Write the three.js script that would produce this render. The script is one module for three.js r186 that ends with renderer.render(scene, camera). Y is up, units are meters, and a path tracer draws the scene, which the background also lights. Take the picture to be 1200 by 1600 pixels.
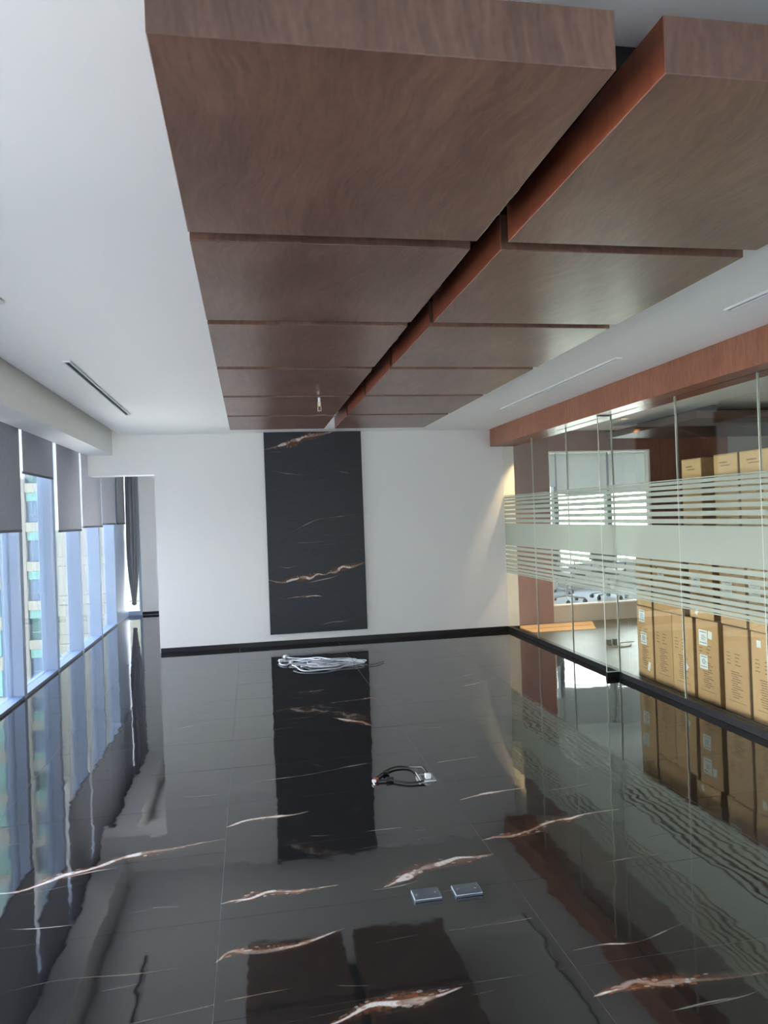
import * as THREE from 'three';
import { RoundedBoxGeometry } from 'three/addons/geometries/RoundedBoxGeometry.js';
import { mergeGeometries } from 'three/addons/utils/BufferGeometryUtils.js';
import { RectAreaLightUniformsLib } from 'three/addons/lights/RectAreaLightUniformsLib.js';

// ------------------------------------------------------------------ camera, sky, exposure
RectAreaLightUniformsLib.init();
const scene = new THREE.Scene();
const renderer = new THREE.WebGLRenderer({ antialias: true });
renderer.setSize(1200, 1600);
renderer.toneMapping = THREE.LinearToneMapping;
renderer.toneMappingExposure = 1.0;
renderer.shadowMap.enabled = true;
const EYE = 1.553, YAW = 0.1799, PITCH = 0.0045, ROLL = -0.0358, FOCAL = 1158.94;
const camera = new THREE.PerspectiveCamera(2 * Math.atan(800 / FOCAL) * 180 / Math.PI, 1200 / 1600, 0.05, 1500);
{
  const f = new THREE.Vector3(Math.sin(YAW) * Math.cos(PITCH), Math.sin(PITCH), -Math.cos(YAW) * Math.cos(PITCH));
  const r = new THREE.Vector3().crossVectors(f, new THREE.Vector3(0, 1, 0)).normalize();
  const u = new THREE.Vector3().crossVectors(r, f);
  camera.position.set(0, EYE, 0);
  camera.up.copy(u).multiplyScalar(Math.cos(ROLL)).addScaledVector(r, -Math.sin(ROLL));
  camera.lookAt(camera.position.clone().add(f));
  camera.updateMatrixWorld(true);
}
const SKY = 22;
{
  const W = 64, H = 32, d = new Float32Array(W * H * 4);
  for (let y = 0; y < H; y++) {
    const t = Math.max(0, ((y + 0.5) / H) * 2 - 1), k = Math.pow(t, 0.5);   // row 0 is straight down
    for (let x = 0; x < W; x++) {
      const i = (y * W + x) * 4;
      d[i] = 1.14 - 1.02 * k; d[i + 1] = 1.12 - 0.90 * k; d[i + 2] = 1.11 - 0.64 * k; d[i + 3] = 1;
    }
  }
  const t = new THREE.DataTexture(d, W, H, THREE.RGBAFormat, THREE.FloatType);
  t.mapping = THREE.EquirectangularReflectionMapping; t.magFilter = THREE.LinearFilter; t.minFilter = THREE.LinearFilter; t.needsUpdate = true;
  scene.background = t; scene.backgroundIntensity = SKY;
}
// a sun near the zenith: it lights streets and roofs and does not reach into the rooms
const sun = new THREE.DirectionalLight(new THREE.Color(1.0, 0.94, 0.84), 22);
sun.position.set(10, 100, -6); sun.castShadow = true;
Object.assign(sun.shadow.camera, { left: -60, right: 60, top: 60, bottom: -60, far: 300 });
scene.add(sun);

// ------------------------------------------------------------------ helpers
let seed = 7;
const rnd = () => { seed = (seed * 1664525 + 1013904223) >>> 0; return seed / 4294967296; };
const rr = (a, b) => a + (b - a) * rnd();
const used = new Map();
const numbered = (n) => { const k = used.get(n) ?? 0; used.set(n, k + 1); return k ? n + '_' + String(k).padStart(3, '0') : n; };
function meterUV(g) {          // uv in metres, by the face's direction
  const p = g.attributes.position, n = g.attributes.normal, uv = new Float32Array(p.count * 2);
  for (let i = 0; i < p.count; i++) {
    const ax = Math.abs(n.getX(i)), ay = Math.abs(n.getY(i)), az = Math.abs(n.getZ(i)), x = p.getX(i), y = p.getY(i), z = p.getZ(i);
    if (ay >= ax && ay >= az) { uv[i * 2] = x; uv[i * 2 + 1] = -z; } else if (ax >= az) { uv[i * 2] = z; uv[i * 2 + 1] = y; } else { uv[i * 2] = x; uv[i * 2 + 1] = y; }
  }
  g.setAttribute('uv', new THREE.BufferAttribute(uv, 2));
  return g;
}
function box(x0, x1, y0, y1, z0, z1, r = 0) {
  const w = x1 - x0, h = y1 - y0, d = z1 - z0;
  const g = r > 0 ? new RoundedBoxGeometry(w, h, d, 2, Math.min(r, w / 2.01, h / 2.01, d / 2.01)) : new THREE.BoxGeometry(w, h, d);
  g.translate((x0 + x1) / 2, (y0 + y1) / 2, (z0 + z1) / 2);
  return meterUV(g);
}
const boxc = (cx, cy, cz, w, h, d, r = 0) => box(cx - w / 2, cx + w / 2, cy - h / 2, cy + h / 2, cz - d / 2, cz + d / 2, r);
function tube(pts, r, seg = 40, closed = false, rad = 8) {
  return new THREE.TubeGeometry(new THREE.CatmullRomCurve3(pts.map((p) => new THREE.Vector3(...p)), closed), seg, r, rad, closed);
}
function cyl(r0, r1, h, x, y, z, n = 20, axis = 'y') {
  const g = new THREE.CylinderGeometry(r0, r1, h, n);
  if (axis === 'x') g.rotateZ(Math.PI / 2); if (axis === 'z') g.rotateX(Math.PI / 2);
  return g.translate(x, y, z);
}
const merge = (a) => mergeGeometries(a.map((g) => { const q = g.index ? g.toNonIndexed() : g; return q; }));
function part(name, geo, mat, parent) {
  const m = new THREE.Mesh(Array.isArray(geo) ? merge(geo) : geo, mat);
  m.name = name; m.castShadow = m.receiveShadow = true; parent.add(m); return m;
}
function thing(name, label, category, pos = [0, 0, 0], group) {
  const o = new THREE.Group(); o.name = numbered(name); o.position.set(...pos); o.userData = { label, category };
  if (group) o.userData.group = group; scene.add(o); return o;
}
function struct(name, label) { const o = new THREE.Group(); o.name = name; o.userData = { kind: 'structure' }; if (label) o.userData.label = label; scene.add(o); return o; }
function structMesh(name, geo, mat) { const m = part(name, geo, mat, scene); m.userData.kind = 'structure'; return m; }
const rgb = (r, g, b) => new THREE.Color().setStyle(`rgb(${r},${g},${b})`);
const std = (c, rough = 0.8, o = {}) => new THREE.MeshStandardMaterial({ color: c, roughness: rough, ...o });
const phys = (c, rough = 0.8, o = {}) => new THREE.MeshPhysicalMaterial({ color: c, roughness: rough, ...o });

// value noise on a torus
function makeNoise(s) {
  const N = 256, t = new Float32Array(N * N); let q = s >>> 0;
  for (let i = 0; i < N * N; i++) { q = (q * 1664525 + 1013904223) >>> 0; t[i] = q / 4294967296; }
  return (x, y, per, perY = per) => {
    const xf = Math.floor(x), yf = Math.floor(y); let u = x - xf, v = y - yf; u = u * u * (3 - 2 * u); v = v * v * (3 - 2 * v);
    const m = (a, p) => ((a % p) + p) % p, x0 = m(xf, per), x1 = m(xf + 1, per), y0 = m(yf, perY), y1 = m(yf + 1, perY);
    const a = t[y0 * N + x0], b = t[y0 * N + x1], c = t[y1 * N + x0], d = t[y1 * N + x1];
    return a + (b - a) * u + (c - a) * v + (a - b - c + d) * u * v;
  };
}
const n1 = makeNoise(11), n2 = makeNoise(23), n3 = makeNoise(57);
function dataTex(W, H, fn, srgb = true) {
  const d = new Uint8Array(W * H * 4);
  for (let y = 0; y < H; y++) for (let x = 0; x < W; x++) { const c = fn(x / W, y / H), i = (y * W + x) * 4; d[i] = c[0]; d[i + 1] = c[1]; d[i + 2] = c[2]; d[i + 3] = 255; }
  const t = new THREE.DataTexture(d, W, H); t.magFilter = THREE.LinearFilter; t.wrapS = t.wrapT = THREE.RepeatWrapping; if (srgb) t.colorSpace = THREE.SRGBColorSpace; t.needsUpdate = true; return t;
}
const canvasTex = (c) => { const t = new THREE.CanvasTexture(c); t.colorSpace = THREE.SRGBColorSpace; t.magFilter = THREE.LinearFilter; t.wrapS = t.wrapT = THREE.RepeatWrapping; return t; };
const canvas = (w, h) => { const c = document.createElement('canvas'); c.width = w; c.height = h; return c; };

// ------------------------------------------------------------------ materials
const ZREAR = 2.6, H = 2.622, D = 9.23, XN = -2.067, XG = -2.172, XR = 3.28;
const wall = std(rgb(243, 242, 239), 0.9);
const wallRight = std(rgb(205, 201, 194), 0.9);
const ceilPaint = std(rgb(246, 246, 243), 0.92);
const greyWall = std(rgb(172, 168, 160), 0.9);
const alu = std(rgb(156, 172, 194), 0.5);  // blue tint puts the sky light on the window frames into the paint
const aluSill = std(rgb(104, 124, 150), 0.5);
const aluDark = std(rgb(74, 78, 88), 0.45);
const white = std(rgb(232, 232, 230), 0.5);
const black = std(rgb(18, 18, 19), 0.5);
const steel = std(rgb(190, 195, 200), 0.32, { metalness: 0.85 });
const chrome = std(rgb(215, 216, 218), 0.18, { metalness: 1 });
const pane = phys(rgb(251, 253, 253), 0, { transmission: 1, thickness: 0, ior: 1.5 });
const partitionGlass = phys(rgb(248, 251, 247), 0, { transmission: 1, thickness: 0, ior: 1.5 });
const film = phys(rgb(178, 187, 173), 0.74, { transmission: 0.34, thickness: 0, ior: 1.3, specularIntensity: 0.3 });
const seal = std(rgb(196, 200, 186), 0.5);
const blindCloth = phys(rgb(176, 177, 183), 0.95, { transmission: 0.22, thickness: 0, specularIntensity: 0.2,
  map: dataTex(256, 256, (u, v) => { const q = 236 + 12 * Math.sin(u * 804) * Math.sin(v * 804) + 8 * n1(u * 40, v * 40, 40); return [q, q, q]; }) });
const paleBlindCloth = phys(rgb(206, 208, 208), 0.95, { transmission: 0.3, thickness: 0, specularIntensity: 0.2 });
const curtainCloth = phys(rgb(128, 130, 136), 0.7, { transmission: 0.15, thickness: 0, sheen: 0.3, sheenColor: rgb(180, 185, 190) });

function woodTex(dark, light, swirl) {
  return dataTex(1024, 1024, (u, v) => {
    const w = swirl * (n1(u * 5, v * 5, 5) - 0.5) * 0.05 + swirl * (n2(u * 16, v * 16, 16) - 0.5) * 0.012;
    const fine = n3((u + w) * 200, v * 25, 200, 25), mid = n1((u + w * 1.5) * 60, v * 12, 60, 12), speck = n2(u * 250, v * 125, 250, 125), cloud = n2(u * 4, v * 4, 4), cloud2 = n3(u * 11, v * 9, 11, 9);
    let s = 0.5 + 0.42 * (fine - 0.5) + 0.34 * (mid - 0.5) + 0.22 * (speck - 0.5) + 0.34 * (cloud - 0.5) + 0.28 * (cloud2 - 0.5);
    s = Math.min(1, Math.max(0, s));
    return [0, 1, 2].map((c) => dark[c] + (light[c] - dark[c]) * s);
  });
}
const panelTex = woodTex([90, 64, 52], [134, 102, 86], 1.6);
const fasciaTex = woodTex([128, 80, 58], [168, 112, 84], 0.25);
fasciaTex.repeat.set(0.8, 0.8); panelTex.repeat.set(0.6, 0.6);
const panelWood = phys(rgb(255, 255, 255), 0.3, { map: panelTex, ior: 1.6 });
const fasciaWood = phys(rgb(255, 255, 255), 0.3, { map: fasciaTex });
const litSideWood = phys(rgb(205, 172, 156), 0.4, { map: fasciaTex });  // oranger copy carries the window light on the raft flanks
const wallWood = phys(rgb(214, 200, 192), 0.42, { map: fasciaTex });

// ---- black gold-veined marble: floor print laid out in metres on the floor
const VEINS = [
  [44, .7, .189, -2.29, .285, -2.33, .37, -2.35, .455, -2.35, .515, -2.36, .624, -2.37],
  [34, .7, -.164, -2.69, -.131, -2.72, -.064, -2.73, .039, -2.73, .109, -2.74, .18, -2.75, .29, -2.78],
  [28, .6, -.163, -3.11, -.104, -3.12, -.026, -3.13, .052, -3.12, .131, -3.11, .176, -3.11, .311, -3.12],
  [44, .75, .504, -3.08, .563, -3.11, .635, -3.14, .718, -3.2, .837, -3.21, .936, -3.22, 1.03, -3.23],
  [9, .4, .346, -3.06, .498, -3.05, .612, -3.07, .703, -3.11],
  [30, .6, -1.12, -3.41, -1, -3.44, -.889, -3.51, -.74, -3.57, -.611, -3.63, -.413, -3.68, -.175, -3.72],
  [10, .3, -.886, -3.49, -.731, -3.53, -.584, -3.55],
  [18, .5, -.164, -3.87, -.101, -3.91, .013, -3.92, .129, -3.92, .248, -3.96],
  [6, .1, -.163, -4.46, .088, -4.5, .351, -4.53, .618, -4.61, 1.02, -4.67],
  [32, .8, 1.035, -3.39, 1.17, -3.41, 1.32, -3.44, 1.48, -3.5, 1.59, -3.53, 1.81, -3.55],
  [9, .3, 1.035, -2.46, 1.2, -2.47, 1.31, -2.46, 1.55, -2.53, 1.95, -2.6],
  [40, .85, 1.035, -2.23, 1.09, -2.23, 1.17, -2.24, 1.26, -2.23, 1.37, -2.22, 1.64, -2.21],
  [14, .4, 1.05, -3.88, 1.2, -3.94, 1.29, -3.95, 1.45, -3.97],
  [12, .4, 1.05, -4.49, 1.21, -4.52, 1.44, -4.55],
  [8, .2, 1.04, -5.23, 1.32, -5.25, 1.73, -5.22, 1.99, -5.32],
  [14, .8, .625, -6.21, .913, -6.25, 1.03, -6.28],
];
const VEINS_FINE = [
  [10, .2, 1.78, -6.77, 1.99, -6.84, 2.2, -6.95], [9, .2, 1.71, -6.41, 1.91, -6.45, 2.09, -6.55],
  [10, .1, -.581, -7.4, -.296, -7.39], [10, .1, -.555, -6.14, -.407, -6.17, -.257, -6.2],
  [10, .2, -.664, -5.77, -.484, -5.85, -.321, -5.93], [5, .2, -.461, -3.14, -.385, -3.13, -.295, -3.11],
  [7, .3, .213, -2.47, .281, -2.45, .379, -2.43], [5, .8, -.875, -2.69, -.68, -2.72, -.423, -2.69, -.175, -2.7],
  [5, .8, -.154, -2.47, -.032, -2.48, .115, -2.49], [5, .5, .81, -2.69, .925, -2.69, 1.03, -2.7],
  [24, .95, .586, -5.77, .758, -5.57, .837, -5.45], [8, .9, .119, -5.81, .341, -5.81, .493, -5.84],
  [9, .3, -.481, -4.37, -.302, -4.34, -.181, -4.34], [5, .3, .21, -3.66, .287, -3.64, .373, -3.63],
  [6, .2, .475, -3.63, .603, -3.63, .731, -3.62], [6, .3, 1.43, -3.04, 1.65, -3.05, 1.84, -3.05],
  [8, .5, 1.21, -2.1, 1.34, -2.11, 1.56, -2.11], [6, .4, -1.01, -3.12, -.86, -3.09, -.693, -3.08],
];
function drawVein(ctx, px, v, X, Y, lw = 1) {     // X, Y turn metres into canvas pixels
  const [w, brown] = v, P = [];
  for (let i = 2; i < v.length; i += 2) P.push(new THREE.Vector3(v[i], v[i + 1], 0));
  const c = new THREE.CatmullRomCurve3(P), L = c.getLength(), n = Math.max(12, Math.round(L * px / 2)), W = w / 1000 * px * lw;
  const o1 = rnd() * 90, o2 = rnd() * 90, el = (x, y, rx, ry, a) => { ctx.beginPath(); ctx.ellipse(x, y, rx, ry, a, 0, 7); ctx.fill(); };
  for (let pass = 0; pass < 3; pass++) for (let k = 0; k <= n; k++) {
    const t = k / n, p = c.getPoint(t), q = c.getTangent(t), s = t * L;
    const taper = Math.min(1, 0.12 + 3 * t, 0.12 + 3 * (1 - t)) * (0.45 + 0.8 * n1(s * 8 + o1, 3.3, 200)), h = Math.max(0.5, W * taper * 0.5);
    const x = X(p.x), y = Y(p.y) + (n2(s * 6 + o2, 7.1, 200) - 0.5) * W * 0.5, a = Math.atan2(Y(q.y) - Y(0), X(q.x) - X(0));
    if (w <= 12) {
      if (pass) continue;
      ctx.globalAlpha = (w < 3 ? 0.25 : 0.42) * Math.min(1, taper) * (0.3 + 0.9 * n3(s * 12 + o2, 2.2, 200)); ctx.fillStyle = n3(s * 9 + o1, 1.7, 200) < brown ? '#a98a74' : '#cfcac4';
      el(x, y, 3, Math.max(0.55, h * 0.5), a); continue;
    }
    if (pass === 0) { ctx.globalAlpha = 0.34; ctx.fillStyle = ['#6e4330', '#7f5039', '#4e3428'][k % 3]; el(x + rr(-2, 2), y + rr(-0.3, 0.3) * h, 4, h * rr(0.7, 1.1), a); }
    if (pass === 1) { const m = n3(s * 13 + o1, 1.7, 200); ctx.globalAlpha = m < brown * 0.75 ? 0.12 : 0.5; ctx.fillStyle = ['#d6d3cf', '#c9bdb2', '#e4e2df'][k % 3]; el(x, y + h * (n1(s * 10 + o2, 5, 200) - 0.5) * 1.3, 5, Math.max(0.6, h * (0.18 + 0.4 * n2(s * 20 + o1, 9, 200))), a); }
    if (pass === 2 && rnd() < 0.4) { ctx.globalAlpha = 0.5; ctx.fillStyle = rnd() < brown * 0.7 ? '#8a5034' : '#e0dcd6'; el(x, y + h * rr(-0.9, 0.9), rr(2, 6), Math.max(0.5, h * rr(0.06, 0.2)), a); }
  }
  ctx.globalAlpha = 1;
}
function marbleGround(ctx, w, h, base = '#1f1e1e') {
  ctx.fillStyle = base; ctx.fillRect(0, 0, w, h);
  for (let i = 0; i < w * h / 700; i++) { ctx.globalAlpha = rr(0.02, 0.07); ctx.fillStyle = rnd() < 0.5 ? '#3a3634' : '#08080a'; ctx.beginPath(); ctx.ellipse(rnd() * w, rnd() * h, rr(4, 30), rr(2, 9), -0.1, 0, 7); ctx.fill(); }
  ctx.globalAlpha = 1;
}
const Z0 = -2.3745, TW = 1.199, TD = 0.6, XA = -0.1656, ZB = Z0 - 3 * TD, FX0 = -2.1, FX1 = 3.34;
function floorTexture(zNear, zFar, w, h) {
  const c = canvas(w, h), ctx = c.getContext('2d'), px = w / (FX1 - FX0), X = (x) => (x - FX0) * px, Y = (z) => (z - zFar) / (zNear - zFar) * h;
  marbleGround(ctx, w, h);
  for (let r = Math.floor((Z0 - zNear) / TD) - 1; r < (Z0 - zFar) / TD; r++) for (let k = -2; k < 3; k++) {    // hairlines of each tile, within its own edges
    const x0 = XA + k * TW, z1 = Z0 - r * TD;
    ctx.save(); ctx.beginPath(); ctx.rect(X(x0), Y(z1 - TD), TW * px, TD * px); ctx.clip();
    for (let i = 0; i < 3; i++) {
      const z = z1 - rr(0, TD), a = rr(-0.1, 0.9), l = rr(0.25, 0.9), s = rr(-0.13, -0.03);
      drawVein(ctx, px, [rr(0.8, 2.6), rr(0.2, 0.9), x0 + a * TW, z, x0 + a * TW + l / 2, z + s * l * 0.5 + rr(-.01, .01), x0 + a * TW + l, z + s * l], X, Y, 0.8);
    }
    if (rnd() < 0.75) { const z = z1 - rr(0.1, 0.5), a = rr(-0.05, 0.5); if (Math.abs(x0 - XA) > 0.1 || z < -5) drawVein(ctx, px, [rr(6, 11), rr(0.1, 0.4), x0 + a * TW, z, x0 + a * TW + .2, z - .01, x0 + a * TW + .45, z - 0.06], X, Y); }
    ctx.restore();
  }
  for (const v of [...VEINS, ...VEINS_FINE]) drawVein(ctx, px, v, X, Y, 0.8 * Math.abs(v[3]));
  const t = canvasTex(c), sx = 1 / (FX1 - FX0), sz = 1 / (zNear - zFar);
  t.repeat.set(sx, sz); t.offset.set(-FX0 * sx, zNear * sz);     // uv is (x, -z): the top row of the canvas is the far edge
  return t;
}
const ZN = -0.974;
const rippleTex = (() => {      // slow unevenness of the polish, as slopes
  const N = 512, h = new Float32Array(N * N), d = new Float32Array(N * N * 4);
  for (let y = 0; y < N; y++) for (let x = 0; x < N; x++) h[y * N + x] = 1.0 * n1(x / N * 8, y / N * 8, 8) + 0.40 * n2(x / N * 24, y / N * 24, 24) + 0.10 * n3(x / N * 64, y / N * 64, 64);
  const m = (a) => (a + N) % N, K = 0.0075 * 2.4 / 2.4;
  for (let y = 0; y < N; y++) for (let x = 0; x < N; x++) {
    const sx = (h[y * N + m(x + 1)] - h[y * N + m(x - 1)]) * 0.5 * N / 8 * K, sy = (h[m(y + 1) * N + x] - h[m(y - 1) * N + x]) * 0.5 * N / 8 * K, i = (y * N + x) * 4;
    d[i] = 0.5 - sx * 0.5; d[i + 1] = 0.5 - sy * 0.5; d[i + 2] = 1; d[i + 3] = 1;
  }
  const t = new THREE.DataTexture(d, N, N, THREE.RGBAFormat, THREE.FloatType); t.magFilter = THREE.LinearFilter; t.wrapS = t.wrapT = THREE.RepeatWrapping; t.repeat.set(1 / 2.4, 1 / 2.4); t.needsUpdate = true; return t;
})();
const RIPPLE = 0.35;
const marbleOf = (map) => phys(rgb(255, 255, 255), 0.035, { map, ior: 1.8, normalMap: rippleTex, normalScale: new THREE.Vector2(RIPPLE, RIPPLE) });
const floorNear = marbleOf(floorTexture(ZN, ZB, 2048, 1216)), floorFar = marbleOf(floorTexture(ZB, -9.25, 2048, 1920));
const plainMarble = phys(rgb(30, 30, 32), 0.42, { ior: 1.4, specularIntensity: 0.6 });
const grout = std(rgb(150, 156, 164), 0.8);
const screed = phys(rgb(112, 116, 120), 0.38, { ior: 1.5, normalMap: rippleTex, normalScale: new THREE.Vector2(0.3, 0.3),
  map: dataTex(512, 512, (u, v) => { const q = 205 + 40 * n1(u * 6, v * 6, 6) + 10 * n2(u * 60, v * 60, 60); return [q, q, q]; }) });

// ------------------------------------------------------------------ the setting
// floor: tiles of the marble, each a piece
const floor = struct('floor');
part('bedding', box(XG, XR + 0.06, -0.14, -0.0008, -13.25, ZREAR), grout, floor);
{
  const J = 0.0009;
  for (let r = -1; r < 19; r++) for (let k = -2; k < 3; k++) {
    let z1 = Z0 - (r - 1) * TD, z0 = z1 - TD, x0 = XA + k * TW, x1 = x0 + TW;
    if (r === -1) z1 = Math.min(z1, ZN);
    x0 = Math.max(x0, XN - 0.005); x1 = Math.min(x1, XR + 0.03);
    if (x0 > -0.2) z0 = Math.max(z0, -9.24);
    z0 = Math.max(z0, -13.25); if (z1 - z0 < 0.05 || x1 - x0 < 0.05) continue;
    const g = box(x0 + J, x1 - J, -0.012, 0, z0 + J, z1 - J);
    const m = part('floor_tile', g, z0 > ZB - 0.01 ? floorNear : floorFar, floor);
    const cx = (x0 + x1) / 2, cz = (z0 + z1) / 2, tx = rr(-1, 1) * 0.0007, tz = rr(-1, 1) * 0.0004;
    g.translate(-cx, 0, -cz); m.position.set(cx, 0, cz); m.rotation.set(tx, 0, tz);
  }
  part('floor_slab', box(XN, XR + 0.03, -0.012, 0, ZN + 0.001, ZREAR), floorFar, floor);
}
structMesh('floor_right', box(XR + 0.06, 8.1, -0.14, 0, -13.25, ZREAR), screed);

// ceilings
const vp = [];   // ceiling over the room and the rooms beside it
structMesh('ceiling', box(-1.488, 8.1, H, H + 0.14, -13.35, ZREAR + 0.16), ceilPaint);
structMesh('ceiling_slab', box(-2.4, -1.488, 2.76, 2.9, -13.35, ZREAR + 0.16), ceilPaint);
structMesh('trim_bulkhead', [box(-1.85, -1.572, 2.378, 2.76, -D, ZREAR)], wall);
structMesh('trim_bulkhead_far', [box(-1.85, -1.572, 2.378, 2.76, -13.25, -D - 0.32)], wall);

// back wall with its low opening by the windows
structMesh('wall_back', [box(-1.10, 3.425, 0, H, -D - 0.32, -D), box(-1.857, -1.10, 2.142, H + 0.138, -D - 0.32, -D)], wall);
structMesh('wall_corridor', box(-0.35, -0.25, 0, H, -13.25, -D - 0.32), wall);
{ // unseen glazed rear side, added behind the camera to let in more daylight
  for (let i = 0; i < 8; i++) {
    const a = -2.2 + i * 1.2875, b = a + 1.2875, w = struct('window_' + (20 + i));
    part('mullion', box(b - 0.06, b, 0, 2.76, ZREAR, ZREAR + 0.16, 0.003), alu, w);
    part('sill', box(a, b - 0.06, -0.1, 0.06, ZREAR, ZREAR + 0.16), alu, w);
    part('head', box(a, b - 0.06, 2.6, 2.76, ZREAR, ZREAR + 0.16), alu, w);
    part('pane', box(a, b - 0.06, 0.06, 2.6, ZREAR + 0.07, ZREAR + 0.094), pane, w);
    part('added_blind_cloth', box(a + 0.01, b - 0.01, 1.1, 2.6, ZREAR - 0.051, ZREAR - 0.049), blindCloth, w);  // drawn low to keep the added daylight off the raft ends
  }
}
structMesh('wall_right_near', box(XR - 0.06, XR + 0.06, 0, H, 1.0, ZREAR), wall);
structMesh('wall_right_outer', box(8, 8.12, 0, H, -13.25, ZREAR), greyWall);
structMesh('wall_end', [box(-1.85, 3.6, 0, 2.76, -13.40, -13.25), box(-2.2, -1.85, 2.6, 2.76, -13.40, -13.25)], wall);
structMesh('baseboard_back', box(-1.092, XR - 0.012, 0, 0.056, -D, -D + 0.012, 0.002), plainMarble);
structMesh('baseboard_back_end', box(XR + 0.02, 3.425, 0, 0.05, -D, -D + 0.012, 0.002), plainMarble);
structMesh('baseboard_end', box(-1.85, -0.36, 0, 0.05, -13.25, -13.238, 0.002), plainMarble);
structMesh('baseboard_glass', [box(XR - 0.012, XR + 0.05, 0, 0.052, -D, 1.0, 0.002), box(XR - 0.125, XR - 0.012, 0, 0.052, -6.325, -6.29, 0.002)], plainMarble);

// marble-clad feature slab on the back wall
{
  const W = 1.203, HH = 2.48, c = canvas(1024, 2048), ctx = c.getContext('2d'), px = 1024 / W;
  marbleGround(ctx, 1024, 2048, '#3b3d41');
  for (let i = 0; i < 26; i++) { const a = rr(-0.1, 0.8), y = rr(0, HH); drawVein(ctx, px, [rr(1, 3), rr(0.2, 0.9), a * W, y, a * W + .2, y - .02, a * W + rr(.3, .6), y - rr(0, .08)], (x) => x * px, (y) => y * px); }
  for (const v of [
    [60, .75, 0, .19, .2, .165, .36, .12, .48, .07, .62, .05, .78, .02, .86, .02], [8, .3, .07, .245, .16, .235, .22, .25],
    [7, .5, 0, 1.22, .28, 1.19, .48, 1.11, .62, 1.06, .8, 1.04, 1.0, 1.02, 1.203, 1.0],
    [44, .6, 0, 1.74, .12, 1.77, .3, 1.75, .45, 1.76, .6, 1.73, .72, 1.72], [66, .9, .7, 1.73, .8, 1.70, .93, 1.66, 1.05, 1.64, 1.203, 1.60],
    [12, .2, .43, 1.82, .6, 1.79, .78, 1.76, .9, 1.72], [14, .4, .22, 1.98, .4, 1.97, .55, 1.965, .64, 1.975],
    [6, .5, .55, 2.34, .75, 2.30, .95, 2.29, 1.15, 2.23], [5, .1, .08, .46, .3, .5, .6, .53], [8, .2, .9, .48, .98, .5, 1.06, .515],
    [5, .2, .25, 1.32, .5, 1.33, .95, 1.31], [5, .6, .12, 1.6, .25, 1.62, .38, 1.58], [5, .5, .1, 1.96, .2, 2.0],
  ]) drawVein(ctx, px, v, (x) => x * px, (y) => y * px, 1.7);
  const t = canvasTex(c); t.repeat.set(1 / W, 1 / HH);
  const o = thing('marble_slab', 'tall black marble slab with rust and white veins standing proud of the white back wall', 'marble slab', [0.207, 0.14, -D]);
  const g = box(0, W, 0, HH, 0.012, 0.04, 0.0015);
  part('stone', g, phys(rgb(255, 255, 255), 0.4, { map: t, ior: 1.3, specularIntensity: 0.5 }), o);
  part('backing', box(0.03, W - 0.03, 0.03, HH - 0.01, 0, 0.012), black, o);
}

// window wall on the left: bays of 1.2 m, deep mullions
const NEAR = (k) => -7.255 - 1.2 * k;
for (let k = 4, n = 1; k >= -8; k--, n++) {
  const zf = k === 4 ? -13.25 : NEAR(k) - 0.085, zn = NEAR(k - 1) - 0.085;
  const w = struct('window_' + n);
  part('mullion', box(XG - 0.05, XN, 0, 2.76, zf, NEAR(k) - (k === 4 ? 0.6 * 0 : 0), 0.004), alu, w);
  part('sill', box(XG - 0.05, XN - 0.004, -0.1, 0.026, NEAR(k), zn), aluSill, w);
  part('sill_front_shade', box(XN - 0.004, XN, 0, 0.0265, NEAR(k), zn), aluDark, w);  // dark strip gives the room-facing side of the sill its shade
  part('head', box(XG - 0.05, XN - 0.02, 2.6, 2.76, NEAR(k), zn), alu, w);
  part('pane', box(XG - 0.012, XG + 0.012, 0.026, 2.6, NEAR(k), zn), pane, w);
  if (k === -8) part('mullion', box(XG - 0.05, XN, 0, 2.76, zn, ZREAR), alu, w);
}
{ // the little window in the end wall, beside the corner
  const w = struct('window_15');
  part('sill', box(-2.15, -1.85, 0, 0.075, -13.40, -13.2, 0.004), alu, w);
  part('frame', [box(-1.885, -1.85, 0.075, 2.6, -13.38, -13.2), box(-2.2, -2.17, 0.075, 2.6, -13.38, -13.25), box(-2.17, -1.885, 2.55, 2.6, -13.38, -13.28)], alu, w);
  part('pane', box(-2.17, -1.885, 0.075, 2.55, -13.35, -13.33), pane, w);
}

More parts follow.
